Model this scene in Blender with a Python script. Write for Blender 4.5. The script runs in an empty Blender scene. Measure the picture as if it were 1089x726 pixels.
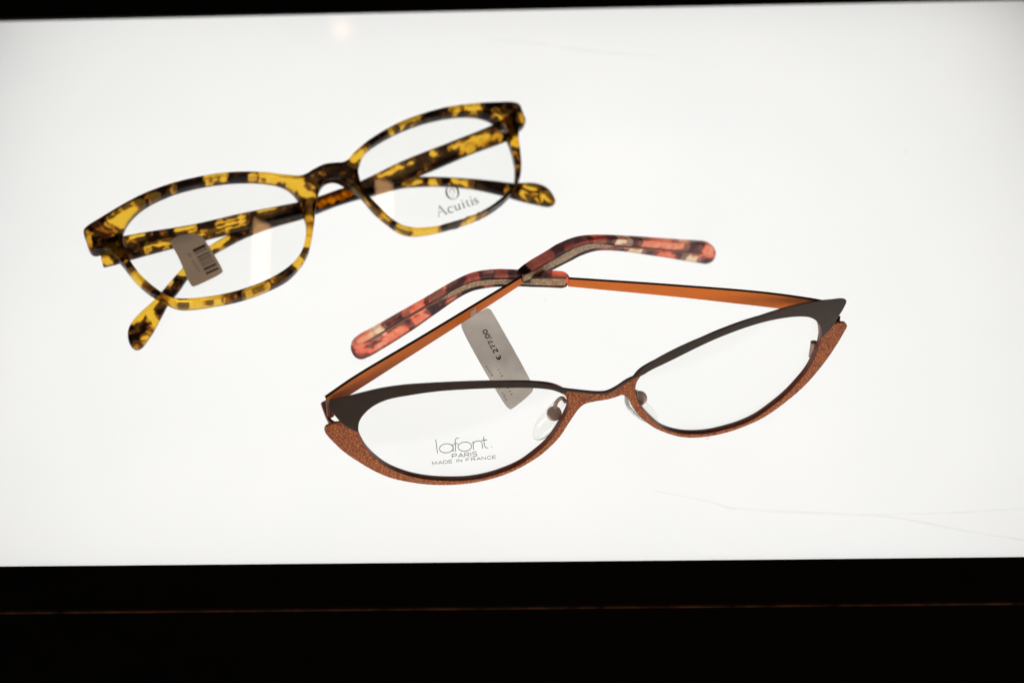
import bpy, math, random
import numpy as np
from mathutils import Vector, noise
from mathutils.geometry import tessellate_polygon, delaunay_2d_cdt

# ---------------------------------------------------------------- units: script works in millimetres, 1 Blender unit = 100 mm
S = 0.01
SC = bpy.context.scene
COL = SC.collection
PW, PH = 1089.0, 726.0            # photograph size in which the outlines were traced
EL, FOV, DIST = math.radians(45), math.radians(35), 472.0
FPX = PW / 2 / math.tan(FOV / 2)
CAM = np.array([0, -DIST * math.cos(EL), DIST * math.sin(EL)])
FWD = np.array([0, math.cos(EL), -math.sin(EL)])
RGT = np.array([1.0, 0, 0]); UPV = np.cross(RGT, FWD)
ZUP = np.array([0, 0, 1.0])
MMPX = 0.285

def ray(p):
    d = FWD * FPX + RGT * (p[0] - PW / 2) - UPV * (p[1] - PH / 2)
    return d / np.linalg.norm(d)
def hit(p, o, n):
    d = ray(p); return CAM + d * (np.dot(o - CAM, n) / np.dot(d, n))
def tb(p, z=0.0): return hit(p, np.array([0, 0, z]), ZUP)
def unit(v): return v / np.linalg.norm(v)

class Surf:
    """a gently bent sheet in space: u along, v up, w out of its front face (mm)"""
    def __init__(s, o, U, V, off=None):
        s.o, s.U = o, unit(U); s.V = unit(V - np.dot(V, s.U) * s.U); s.N = np.cross(s.U, s.V)
        s.off = off or (lambda u, v: 0.0)
    def uv(s, p, w=0.0):
        d = 0.0
        for _ in range(12):
            q = hit(p, s.o + s.N * (w - d), s.N) - s.o
            u, v = np.dot(q, s.U), np.dot(q, s.V); d = s.off(u, v)
        return (u, v)
    def pt(s, u, v, w=0.0): return s.o + s.U * u + s.V * v + s.N * (w - s.off(u, v))

# ---------------------------------------------------------------- curves in the sheet
def catmull(P, closed, step):
    P = np.array(P, float); n = len(P); out = []
    rng = range(n) if closed else range(n - 1)
    for i in rng:
        if closed: a, b, c, d = P[i - 1], P[i], P[(i + 1) % n], P[(i + 2) % n]
        else:
            b, c = P[i], P[i + 1]
            a = P[i - 1] if i > 0 else 2 * b - c
            d = P[i + 2] if i + 2 < n else 2 * c - b
        L = np.linalg.norm(c - b); k = max(1, int(L / step))
        t1 = max(np.linalg.norm(b - a), 1e-6) ** .5; t2 = max(L, 1e-6) ** .5; t3 = max(np.linalg.norm(d - c), 1e-6) ** .5
        m1 = t2 * ((b - a) / t1 - (c - a) / (t1 + t2) + (c - b) / t2)
        m2 = t2 * ((c - b) / t2 - (d - b) / (t2 + t3) + (d - c) / t3)
        for j in range(k):
            t = j / k
            out.append((2*t**3-3*t*t+1)*b + (t**3-2*t*t+t)*m1 + (-2*t**3+3*t*t)*c + (t**3-t*t)*m2)
    if not closed: out.append(P[-1])
    return np.array(out)

def outline(pts, step=0.45):
    """closed outline through points; a point with a third entry is a corner"""
    cor = [i for i, p in enumerate(pts) if len(p) > 2]
    P = [p[:2] for p in pts]
    if not cor: return catmull(P, True, step)
    out = []; n = len(P)
    for a, b in zip(cor, cor[1:] + [cor[0] + n]):
        if a == b: b += n
        seg = [P[i % n] for i in range(a, b + 1)]
        out.append(catmull(seg, False, step)[:-1])
    return np.concatenate(out)

def area(L): x, y = L[:, 0], L[:, 1]; return 0.5 * np.sum(x * np.roll(y, -1) - np.roll(x, -1) * y)
def ccw(L): return L if area(L) > 0 else L[::-1]
def normals(L):
    t = np.roll(L, -1, 0) - np.roll(L, 1, 0); t /= np.maximum(np.linalg.norm(t, axis=1), 1e-9)[:, None]
    return np.stack([t[:, 1], -t[:, 0]], 1)           # outward for ccw
def grow(L, d): return L + normals(L) * d

# ---------------------------------------------------------------- mesh makers (local u,v,w)
def inside(L, P):
    x, y = P[:, 0][:, None], P[:, 1][:, None]; x0, y0 = L[:, 0], L[:, 1]; x1, y1 = np.roll(x0, -1), np.roll(y0, -1)
    c = ((y0 > y) != (y1 > y)) & (x < (x1 - x0) * (y - y0) / np.where(y1 == y0, 1e-12, y1 - y0) + x0)
    return (c.sum(1) % 2) == 1

def plate(outer, holes, w0, w1, b, grid=0.0):
    """solid plate with rounded edges; returns verts (u,v,w), faces"""
    loops = [ccw(outer)] + [ccw(h)[::-1] for h in holes]
    prof = [(b, w1), (b * .3, w1 - b * .3), (0, w1 - b), (0, w0 + b), (b * .3, w0 + b * .3), (b, w0)]
    V, F = [], []; tops, bots = [], []
    for L in loops:
        N = normals(L); n = len(L); base = len(V)
        for ins, w in prof:
            V += [(q[0], q[1], w) for q in (L - N * ins)]
        for k in range(len(prof) - 1):
            for i in range(n):
                j = (i + 1) % n
                F.append((base + k*n + i, base + (k+1)*n + i, base + (k+1)*n + j, base + k*n + j))
        tops.append(list(range(base, base + n)))
        e = base + (len(prof) - 1) * n; bots.append(list(range(e, e + n)))
    if grid > 0:                                     # caps with inner points, so that they can follow a bent sheet
        for grp, flip in ((tops, False), (bots, True)):
            flat = [i for g in grp for i in g]
            P2 = [Vector((V[i][0], V[i][1])) for i in flat]; E2 = []; k0 = 0; LL = []
            for g in grp:
                m = len(g); E2 += [(k0 + i, k0 + (i + 1) % m) for i in range(m)]; k0 += m; LL.append(np.array([V[i][:2] for i in g]))
            O = LL[0]; gx = np.arange(O[:, 0].min(), O[:, 0].max(), grid); gy = np.arange(O[:, 1].min(), O[:, 1].max(), grid)
            G = np.array([(x, y) for x in gx for y in gy]); allp = np.concatenate(LL)
            ok = inside(O, G)
            for h in LL[1:]: ok &= ~inside(h, G)
            G = G[ok]
            if len(G): G = G[np.min(np.linalg.norm(G[:, None] - allp[None], axis=2), axis=1) > grid * .35]
            vo, eo, fo_, ov, oe, of = delaunay_2d_cdt(P2 + [Vector(q) for q in G], E2, [], 0, 1e-6)
            w = V[flat[0]][2]; idx = []
            for k, q in enumerate(vo):
                o_ = [i for i in ov[k] if i < len(flat)]
                if o_: idx.append(flat[o_[0]])
                else: idx.append(len(V)); V.append((q[0], q[1], w))
            cen = np.array([[(vo[f[0]][d] + vo[f[1]][d] + vo[f[2]][d]) / 3 for d in (0, 1)] for f in fo_])
            ok = inside(O, cen)
            for h in LL[1:]: ok &= ~inside(h, cen)
            for f, k in zip(fo_, ok):
                if not k: continue
                a, b_, c = (idx[i] for i in f); A, B, Cc = V[a], V[b_], V[c]
                sgn = (B[0]-A[0])*(Cc[1]-A[1]) - (B[1]-A[1])*(Cc[0]-A[0])
                if (sgn < 0) != flip: a, c = c, a
                F.append((a, b_, c))
        return V, F
    for grp, flip in ((tops, False), (bots, True)):
        flat = [i for g in grp for i in g]
        for t in tessellate_polygon([[Vector((V[i][0], V[i][1], 0)) for i in g] for g in grp]):
            a, b_, c = (flat[k] for k in t)
            A, B, Cc = V[a], V[b_], V[c]
            s = (B[0]-A[0])*(Cc[1]-A[1]) - (B[1]-A[1])*(Cc[0]-A[0])
            if (s < 0) != flip: a, c = c, a
            F.append((a, b_, c))
    return V, F

def remeshed(V, F, voxel, smooth=4):
    me = bpy.data.meshes.new('tmp'); me.from_pydata([tuple(v) for v in V], [], F)
    ob = bpy.data.objects.new('tmp', me); COL.objects.link(ob)
    m = ob.modifiers.new('r', 'REMESH'); m.mode = 'VOXEL'; m.voxel_size = voxel
    m2 = ob.modifiers.new('s', 'SMOOTH'); m2.factor = .5; m2.iterations = smooth
    dg = bpy.context.evaluated_depsgraph_get(); ev = ob.evaluated_get(dg); r = ev.to_mesh()
    n = len(r.vertices); co = np.zeros(n * 3, np.float32); r.vertices.foreach_get('co', co)
    Fs = [tuple(p.vertices) for p in r.polygons]
    ev.to_mesh_clear(); bpy.data.objects.remove(ob); bpy.data.meshes.remove(me)
    return co.reshape(-1, 3).astype(float), Fs

def obj(name, V, F, mat, parent=None, smooth=True, attr=None, angle=35):
    """V: world mm coordinates"""
    base = np.array(parent['_base']) if parent is not None and '_base' in parent else np.zeros(3)
    me = bpy.data.meshes.new(name)
    me.from_pydata([tuple((np.array(v) - base) * S) for v in V], [], F)
    me.validate()
    ob = bpy.data.objects.new(name, me); COL.objects.link(ob)
    if mat: me.materials.append(mat)
    if smooth:
        me.shade_smooth()
        try: me.set_sharp_from_angle(angle=math.radians(angle))
        except Exception: pass
    if smooth and attr is None:
        wn = ob.modifiers.new('weighted', 'WEIGHTED_NORMAL'); wn.mode = 'FACE_AREA'; wn.weight = 90; wn.keep_sharp = True
    if attr is not None:
        a = me.attributes.new('mottle', 'FLOAT', 'POINT'); a.data.foreach_set('value', attr.astype(np.float32))
    if parent is not None:
        ob.parent = parent; ob['_base'] = [float(x) for x in base]
    return ob

def thing(name, label, cat, base):
    o = bpy.data.objects.new(name, None); COL.objects.link(o); o.location = [float(x) * S for x in base]
    o.empty_display_size = .1
    o['label'] = label; o['category'] = cat; o['_base'] = [float(x) for x in base]
    return o

def onto(surf, V): return [surf.pt(*v) for v in V]
def pxs(surf, pts, w=0.0): return [tuple(surf.uv(p, w)) + tuple(p[2:]) for p in pts]

def tube(P, r, seg=10):
    P = [np.array(p, float) for p in P]; V, F = [], []
    rr = r if hasattr(r, '__len__') else [r] * len(P)
    for i, p in enumerate(P):
        t = unit(P[min(i + 1, len(P) - 1)] - P[max(i - 1, 0)])
        a = unit(np.cross(t, ZUP if abs(t[2]) < .9 else RGT)); b = np.cross(t, a)
        for k in range(seg):
            an = 2 * math.pi * k / seg; V.append(p + (a * math.cos(an) + b * math.sin(an)) * rr[i])
    for i in range(len(P) - 1):
        for k in range(seg):
            j = (k + 1) % seg; F.append((i*seg + k, i*seg + j, (i+1)*seg + j, (i+1)*seg + k))
    F.append(tuple(range(seg))[::-1]); F.append(tuple((len(P)-1)*seg + k for k in range(seg)))
    return V, F

def box(x0, x1, y0, y1, z0, z1, b=0.0):
    if b <= 0: 
        V = [(x, y, z) for z in (z0, z1) for y in (y0, y1) for x in (x0, x1)]
        return V, [(0,2,3,1),(4,5,7,6),(0,1,5,4),(2,6,7,3),(0,4,6,2),(1,3,7,5)]
    L = np.array([(x0, y0), (x1, y0), (x1, y1), (x0, y1)], float)
    def ins(d): return np.array([(x0+d, y0+d), (x1-d, y0+d), (x1-d, y1-d), (x0+d, y1-d)])
    V, F = [], []
    lv = [(ins(b), z1), (ins(b*.3), z1-b*.3), (ins(0), z1-b), (ins(0), z0)]
    for l, z in lv: V += [(p[0], p[1], z) for p in l]
    for k in range(3):
        for i in range(4): j = (i+1) % 4; F.append((k*4+i, (k+1)*4+i, (k+1)*4+j, k*4+j))
    F += [(0,1,2,3), (15,14,13,12)]
    return V, F

def ribbon(P, W):
    """flat stroke in 2D: points, half widths -> verts2d, faces"""
    P = np.array(P, float); n = len(P)
    W = np.array(W if hasattr(W, '__len__') else [W] * n, float)
    T = np.gradient(P, axis=0) if n > 2 else np.array([P[1] - P[0]] * 2)
    T /= np.maximum(np.linalg.norm(T, axis=1), 1e-9)[:, None]
    Nn = np.stack([-T[:, 1], T[:, 0]], 1)
    V = list(P + Nn * W[:, None]) + list(P - Nn * W[:, None])
    return V, [(i, i + 1, n + i + 1, n + i) for i in range(n - 1)]

def strokes(surf, lst, w):
    """lst: (pixel polyline, half width in px or list) -> print lying on the sheet at height w(u,v)"""
    V, F = [], []
    for P, W in lst:
        v2, f = ribbon(P, W); b = len(V)
        for q in v2:
            u, v = surf.uv(q, 0.0)
            for _ in range(3): u, v = surf.uv(q, w(u, v))
            V.append(surf.pt(u, v, w(u, v)))
        F += [tuple(i + b for i in g) for g in f]
    return V, F

def arc(cx, cy, rx, ry, a0, a1, n=24, rot=0.0):
    out = []
    c, s = math.cos(rot), math.sin(rot)
    for i in range(n + 1):
        a = math.radians(a0 + (a1 - a0) * i / n); x, y = rx * math.cos(a), -ry * math.sin(a)
        out.append((cx + c*x - s*y, cy + s*x + c*y))
    return out

# ---------------------------------------------------------------- materials
def mat(name):
    m = bpy.data.materials.new(name); m.use_nodes = True
    nt = m.node_tree; nt.nodes.clear()
    out = nt.nodes.new('ShaderNodeOutputMaterial')
    return m, nt, out
def N(nt, typ, **kw):
    n = nt.nodes.new('ShaderNode' + typ)
    for k, v in kw.items():
        if hasattr(n, k) and k not in n.inputs: setattr(n, k, v)
        else: n.inputs[k.replace('_', ' ')].default_value = v
    return n
def ramp(nt, src, stops, interp='LINEAR'):
    r = nt.nodes.new('ShaderNodeValToRGB'); r.color_ramp.interpolation = interp
    e = r.color_ramp.elements
    while len(e) < len(stops): e.new(.5)
    for i, (p, c) in enumerate(stops): e[i].position = p; e[i].color = (*c, 1)
    nt.links.new(src, r.inputs[0]); return r.outputs[0]

def principled(name, col, rough=.4, metal=0.0, spec=.5, noise_amt=.12, noise_scale=60, bump=0.0, bump_scale=150, trans=0.0, coat=0.0):
    m, nt, out = mat(name)
    p = N(nt, 'BsdfPrincipled'); p.inputs['Metallic'].default_value = metal
    p.inputs['Specular IOR Level'].default_value = spec
    p.inputs['Coat Weight'].default_value = coat
    tc = N(nt, 'TexCoord'); nz = N(nt, 'TexNoise'); nz.inputs['Scale'].default_value = noise_scale; nz.inputs['Detail'].default_value = 5
    nt.links.new(tc.outputs['Object'], nz.inputs['Vector'])
    c0 = tuple(max(0, x * (1 - noise_amt)) for x in col); c1 = tuple(min(1, x * (1 + noise_amt)) for x in col)
    nt.links.new(ramp(nt, nz.outputs['Fac'], [(.3, c0), (.7, c1)]), p.inputs['Base Color'])
    mr = N(nt, 'MapRange'); mr.inputs['To Min'].default_value = rough * .85; mr.inputs['To Max'].default_value = min(1, rough * 1.15)
    nt.links.new(nz.outputs['Fac'], mr.inputs['Value']); nt.links.new(mr.outputs[0], p.inputs['Roughness'])
    if bump:
        b = N(nt, 'Bump'); b.inputs['Strength'].default_value = bump; b.inputs['Distance'].default_value = .002
        n2 = N(nt, 'TexNoise'); n2.inputs['Scale'].default_value = bump_scale; n2.inputs['Detail'].default_value = 4
        nt.links.new(tc.outputs['Object'], n2.inputs['Vector']); nt.links.new(n2.outputs['Fac'], b.inputs['Height']); nt.links.new(b.outputs[0], p.inputs['Normal'])
    if trans:
        t = N(nt, 'BsdfTranslucent'); t.inputs['Color'].default_value = (*col, 1)
        mx = N(nt, 'MixShader'); mx.inputs[0].default_value = trans
        nt.links.new(p.outputs[0], mx.inputs[1]); nt.links.new(t.outputs[0], mx.inputs[2]); nt.links.new(mx.outputs[0], out.inputs[0])
    else: nt.links.new(p.outputs[0], out.inputs[0])
    return m

def acetate(name, stops, clear=.6, rough=.14):
    """translucent plastic whose colour follows the blotches stored in the mesh"""
    m, nt, out = mat(name)
    at = N(nt, 'Attribute'); at.attribute_name = 'mottle'
    tc = N(nt, 'TexCoord'); nz = N(nt, 'TexNoise'); nz.inputs['Scale'].default_value = 55; nz.inputs['Detail'].default_value = 6
    nt.links.new(tc.outputs['Object'], nz.inputs['Vector'])
    ma = N(nt, 'Math'); ma.operation = 'MULTIPLY_ADD'; ma.inputs[1].default_value = .52; ma.inputs[2].default_value = -.26
    nt.links.new(nz.outputs['Fac'], ma.inputs[0])
    ad = N(nt, 'Math'); ad.operation = 'ADD'; nt.links.new(at.outputs['Fac'], ad.inputs[0]); nt.links.new(ma.outputs[0], ad.inputs[1])
    c = ramp(nt, ad.outputs[0], stops)
    p = N(nt, 'BsdfPrincipled'); p.inputs['Roughness'].default_value = rough; p.inputs['IOR'].default_value = 1.27; p.inputs['Specular IOR Level'].default_value = .1
    p.inputs['Transmission Weight'].default_value = clear
    nt.links.new(c, p.inputs['Base Color'])
    t = N(nt, 'BsdfTranslucent'); nt.links.new(c, t.inputs['Color'])
    mx = N(nt, 'MixShader'); mx.inputs[0].default_value = .1
    nt.links.new(p.outputs[0], mx.inputs[1]); nt.links.new(t.outputs[0], mx.inputs[2]); nt.links.new(mx.outputs[0], out.inputs[0])
    return m

def clear_lens(name, tint, gloss=1.0, r0=.035):
    m, nt, out = mat(name)
    tr = N(nt, 'BsdfTransparent'); tr.inputs['Color'].default_value = (*tint, 1)
    gl = N(nt, 'BsdfGlossy'); gl.inputs['Roughness'].default_value = .03; gl.inputs['Color'].default_value = (gloss, gloss, gloss, 1)
    ge = N(nt, 'NewGeometry'); dp = N(nt, 'VectorMath'); dp.operation = 'DOT_PRODUCT'
    nt.links.new(ge.outputs['Normal'], dp.inputs[0]); nt.links.new(ge.outputs['Incoming'], dp.inputs[1])
    def mth(op, x, y=None, z=None):
        q = N(nt, 'Math'); q.operation = op; nt.links.new(x, q.inputs[0]) if not isinstance(x, float) else setattr(q.inputs[0], 'default_value', x)
        if y is not None: nt.links.new(y, q.inputs[1]) if not isinstance(y, float) else setattr(q.inputs[1], 'default_value', y)
        if z is not None: q.inputs[2].default_value = z
        return q.outputs[0]
    ab = mth('ABSOLUTE', dp.outputs['Value']); fr = mth('MULTIPLY_ADD', mth('POWER', mth('SUBTRACT', 1.0, ab), 5.0), .96, r0)
    mx = N(nt, 'MixShader'); nt.links.new(fr, mx.inputs[0]); nt.links.new(tr.outputs[0], mx.inputs[1]); nt.links.new(gl.outputs[0], mx.inputs[2])
    nt.links.new(mx.outputs[0], out.inputs[0])
    return m

def silicone(name):
    m, nt, out = mat(name)
    p = N(nt, 'BsdfPrincipled'); p.inputs['Transmission Weight'].default_value = 1; p.inputs['IOR'].default_value = 1.45
    p.inputs['Roughness'].default_value = .02; p.inputs['Base Color'].default_value = (.97, .97, .955, 1)
    tr = N(nt, 'BsdfTransparent'); tr.inputs['Color'].default_value = (.98, .98, .97, 1)
    mx = N(nt, 'MixShader'); mx.inputs[0].default_value = .1
    nt.links.new(p.outputs[0], mx.inputs[1]); nt.links.new(tr.outputs[0], mx.inputs[2]); nt.links.new(mx.outputs[0], out.inputs[0])
    return m

def leather(name):
    m, nt, out = mat(name)
    tc = N(nt, 'TexCoord'); v = N(nt, 'TexVoronoi'); v.inputs['Scale'].default_value = 128; v.feature = 'DISTANCE_TO_EDGE'
    nz = N(nt, 'TexNoise'); nz.inputs['Scale'].default_value = 230; nz.inputs['Detail'].default_value = 5
    mp = N(nt, 'Mapping'); mp.inputs['Scale'].default_value = (1, 1, 1)
    nt.links.new(tc.outputs['Object'], mp.inputs['Vector'])
    dm = N(nt, 'VectorMath'); dm.operation = 'MULTIPLY_ADD'; dm.inputs[1].default_value = (.004, .004, .004)
    nt.links.new(nz.outputs['Color'], dm.inputs[0]); nt.links.new(mp.outputs[0], dm.inputs[2])
    nt.links.new(mp.outputs[0], nz.inputs['Vector']); nt.links.new(dm.outputs[0], v.inputs['Vector'])
    mr = N(nt, 'MapRange'); mr.inputs['From Max'].default_value = .35; nt.links.new(v.outputs['Distance'], mr.inputs['Value'])
    c = ramp(nt, mr.outputs[0], [(0, (.1, .022, .005)), (.3, (.44, .108, .02)), (1, (.7, .2, .042))])
    p = N(nt, 'BsdfPrincipled'); p.inputs['Roughness'].default_value = .42; p.inputs['Metallic'].default_value = .1
    nt.links.new(c, p.inputs['Base Color'])
    b = N(nt, 'Bump'); b.inputs['Strength'].default_value = .7; b.inputs['Distance'].default_value = .0015
    nt.links.new(mr.outputs[0], b.inputs['Height']); nt.links.new(b.outputs[0], p.inputs['Normal'])
    nt.links.new(p.outputs[0], out.inputs[0])
    return m

M = {}
M['tort'] = acetate('tortoiseshell_acetate', [(.0, (.006, .003, .002)), (.2, (.03, .009, .003)), (.33, (.22, .055, .008)), (.48, (.46, .22, .02)), (.62, (1, .54, .03)), (1, (1, .64, .06))], .95, .2)
M['coral'] = acetate('coral_acetate', [(.0, (.04, .018, .014)), (.2, (.12, .055, .06)), (.36, (.9, .1, .06)), (.6, (1, .2, .11)), (.86, (1, .72, .45)), (1, (1, .86, .62))], .95, .2)
M['brown'] = principled('brown_satin_metal', (.068, .046, .036), .38, .3, .5, .1, 40, .05)
M['brownside'] = principled('dark_brown_lacquer_side', (.035, .012, .006), .5, .1, .2, .1, 40)
M['wire'] = principled('dark_brown_eyewire', (.15, .03, .01), .4, .2)
M['orange'] = principled('orange_lacquered_metal', (.78, .18, .018), .55, .0, .3, .05, 25, .04)
M['leather'] = leather('rust_textured_metal')
M['core'] = principled('glittering_wire_core', (.42, .27, .155), .3, .5, .6, .6, 170, 1.0, 200)
M['corewire'] = principled('brown_core_wire', (.2, .09, .04), .4, .4)
M['mount'] = principled('coppery_pad_mount', (.42, .27, .2), .35, .5, trans=.15)
M['steel'] = principled('hinge_steel', (.6, .58, .55), .3, .9)
M['lens'] = clear_lens('demo_lens_plastic', (.998, .998, .995), r0=.02)
M['pad'] = silicone('clear_silicone')
M['ink'] = principled('grey_lens_ink', (.11, .11, .11), .9, 0, 0.0)
M['inkfaint'] = principled('pale_lens_ink', (.2, .2, .2), .9, 0, 0.0)
M['tagink'] = principled('black_tag_ink', (.02, .016, .012), .7)
M['tagfaint'] = principled('faded_tag_ink', (.22, .18, .15), .7)
M['black'] = principled('black_bezel_paint', (.0016, .0012, .0009), .6, 0, .08, .3, 12)
M['trim'] = principled('worn_edge_glint', (.04, .014, .005), .6, .0, .12, noise_amt=.9, noise_scale=22)  # brown stands in for lamplight caught on the worn edge

def paper(name, refl, thru, t, grain=30):
    m, nt, out = mat(name)
    tc = N(nt, 'TexCoord'); nz = N(nt, 'TexNoise'); nz.inputs['Scale'].default_value = grain; nz.inputs['Detail'].default_value = 6
    nt.links.new(tc.outputs['Object'], nz.inputs['Vector'])
    mk = lambda c: ramp(nt, nz.outputs['Fac'], [(.3, tuple(x * .88 for x in c)), (.7, c)])
    d = N(nt, 'BsdfDiffuse'); nt.links.new(mk(refl), d.inputs['Color'])
    tr = N(nt, 'BsdfTranslucent'); nt.links.new(mk(thru), tr.inputs['Color'])
    mx = N(nt, 'MixShader'); mx.inputs[0].default_value = t
    nt.links.new(d.outputs[0], mx.inputs[1]); nt.links.new(tr.outputs[0], mx.inputs[2]); nt.links.new(mx.outputs[0], out.inputs[0])
    return m
M['tag'] = paper('white_tag_paper', (.88, .86, .83), (.86, .8, .74), .5)
M['tag2'] = paper('shaded_tag_paper', (.76, .66, .56), (.62, .46, .33), .5)  # darker, browner colour holds the shade this tag hangs in

def panel_mat():
    m, nt, out = mat('opal_diffuser_acrylic')
    tc = N(nt, 'TexCoord')
    nz = N(nt, 'TexNoise'); nz.inputs['Scale'].default_value = 2.2; nz.inputs['Detail'].default_value = 4
    sp = N(nt, 'TexVoronoi'); sp.inputs['Scale'].default_value = 3.3
    nt.links.new(tc.outputs['Object'], nz.inputs['Vector']); nt.links.new(tc.outputs['Object'], sp.inputs['Vector'])
    base = ramp(nt, nz.outputs['Fac'], [(.3, (.93, .935, .93)), (.7, (.955, .955, .945))])
    dot = ramp(nt, sp.outputs['Distance'], [(.012, (.55, .53, .5)), (.022, (1, 1, 1))])
    mu = N(nt, 'Mix'); mu.data_type = 'RGBA'; mu.blend_type = 'MULTIPLY'; mu.inputs[0].default_value = .55
    nt.links.new(base, mu.inputs[6]); nt.links.new(dot, mu.inputs[7])
    tr = N(nt, 'BsdfTranslucent'); nt.links.new(mu.outputs[2], tr.inputs['Color'])
    df = N(nt, 'BsdfDiffuse'); df.inputs['Color'].default_value = (.85, .85, .84, 1)
    a = N(nt, 'MixShader'); a.inputs[0].default_value = .3
    nt.links.new(tr.outputs[0], a.inputs[1]); nt.links.new(df.outputs[0], a.inputs[2])
    gl = N(nt, 'BsdfGlossy'); gl.inputs['Roughness'].default_value = .05
    fr = N(nt, 'Fresnel'); fr.inputs['IOR'].default_value = 1.4
    b = N(nt, 'MixShader'); nt.links.new(fr.outputs[0], b.inputs[0]); nt.links.new(a.outputs[0], b.inputs[1]); nt.links.new(gl.outputs[0], b.inputs[2])
    nt.links.new(b.outputs[0], out.inputs[0])
    return m
M['panel'] = panel_mat()
M['clear'] = clear_lens('clear_acrylic_body', (.98, .98, .98), r0=.02)
def scratch_mat():
    m, nt, out = mat('hairline_scratch')
    t = N(nt, 'BsdfTransparent'); d = N(nt, 'BsdfDiffuse'); d.inputs['Color'].default_value = (.5, .45, .4, 1)
    tc = N(nt, 'TexCoord'); nz = N(nt, 'TexNoise'); nz.inputs['Scale'].default_value = 14; nt.links.new(tc.outputs['Object'], nz.inputs['Vector'])
    mr = N(nt, 'MapRange'); mr.inputs['From Min'].default_value = .3; mr.inputs['From Max'].default_value = .7; mr.inputs['To Min'].default_value = .01; mr.inputs['To Max'].default_value = .085
    nt.links.new(nz.outputs['Fac'], mr.inputs['Value'])
    x = N(nt, 'MixShader'); nt.links.new(mr.outputs[0], x.inputs[0])
    nt.links.new(t.outputs[0], x.inputs[1]); nt.links.new(d.outputs[0], x.inputs[2]); nt.links.new(x.outputs[0], out.inputs[0])
    return m
M['scratch'] = scratch_mat()

# ---------------------------------------------------------------- blotches
def mottle(surf, VL, caps, scale=MMPX, seed=0.0, jit=.4, nsc=.4, grow_r=1.12, base=0.0):
    """caps: pixel capsules (x0,y0,x1,y1,r,level) -> level per vertex"""
    P = np.array([[v[0], v[1]] for v in VL])
    nx = np.array([noise.noise(Vector((p[0]*nsc + seed, p[1]*nsc, v[2]*.25))) for p, v in zip(P, VL)])
    n2 = np.array([noise.noise(Vector((p[0]*nsc*2.6 + seed, p[1]*nsc*2.6, 9 + v[2]*.25))) for p, v in zip(P, VL)])
    out = np.zeros(len(P))
    for c in caps:
        x0, y0, x1, y1, r = c[:5]; lv = c[5] if len(c) > 5 else 1.0
        a = np.array(surf.uv((x0, y0))); b = np.array(surf.uv((x1, y1))); r *= scale * grow_r
        ab = b - a; t = np.clip(((P - a) @ ab) / max(ab @ ab, 1e-9), 0, 1)
        d = np.linalg.norm(P - (a + t[:, None] * ab), axis=1) + nx * r * jit * 1.3 + n2 * r * jit * .35
        k = np.clip((1.28 * r - d) / (.5 * r), 0, 1); k = k*k*(3 - 2*k)
        if lv < 0: out = out * (1 - k * -lv)
        else: out = np.maximum(out, k * lv)
    if base == 0:                                     # smaller amber and brown flecks between the big patches
        f = lambda q, z: np.array([noise.noise(Vector((p[0]*q + seed, p[1]*q, z + v[2]*.2))) for p, v in zip(P, VL)])
        n4, n5 = f(.5, 21), f(.62, 33)
        out = np.maximum(out, .47 * np.clip((n4 - .15) / .22, 0, 1)) - .27 * np.clip((n5 - .22) / .2, 0, 1) * out
    return np.maximum(out, base + .12 * n2 * (base > 0))

def mottled_part(name, surf, outer, holes, w0, w1, b, voxel, caps, mtl, parent, seed, base=0.0):
    V, F = plate(outer, holes, w0, w1, b)
    VL, F = remeshed(V, F, voxel)
    at = mottle(surf, VL, caps, seed=seed, base=base)
    return obj(name, [surf.pt(*v) for v in VL], F, mtl, parent, attr=at, angle=180)

def lens_part(name, surf, hole, w0, th, sag, parent, mtl):
    """curved clear shell filling a hole outline"""
    L = ccw(hole); L = L[::max(1, len(L)//110)]; c = L.mean(0); n = len(L); R = 9
    rad = np.max(np.linalg.norm(L - c, axis=1))
    hw = lambda u, v: w0 + sag * (1 - ((u-c[0])**2 + (v-c[1])**2) / rad**2)
    V, F = [], []
    for side in (0, 1):
        b = len(V)
        V.append((c[0], c[1], hw(*c) - side*th))
        for k in range(1, R + 1):
            for q in L: p = c + (q - c) * k / R; V.append((p[0], p[1], hw(p[0], p[1]) - side*th))
        for i in range(n):
            j = (i+1) % n; f = [(b, b+1+i, b+1+j)]
            for k in range(R - 1): f.append((b+1+k*n+i, b+1+(k+1)*n+i, b+1+(k+1)*n+j, b+1+k*n+j))
            F += [g[::-1] for g in f] if side else f
    o0 = 1 + (R-1)*n; o1 = (1 + R*n) + 1 + (R-1)*n
    for i in range(n): j = (i+1) % n; F.append((o0+i, o1+i, o1+j, o0+j))
    return obj(name, onto(surf, V), F, mtl, parent), hw

def join(parts):
    V, F = [], []
    for v, f in parts:
        b = len(V); V += list(v); F += [tuple(i + b for i in g) for g in f]
    return V, F

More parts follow.
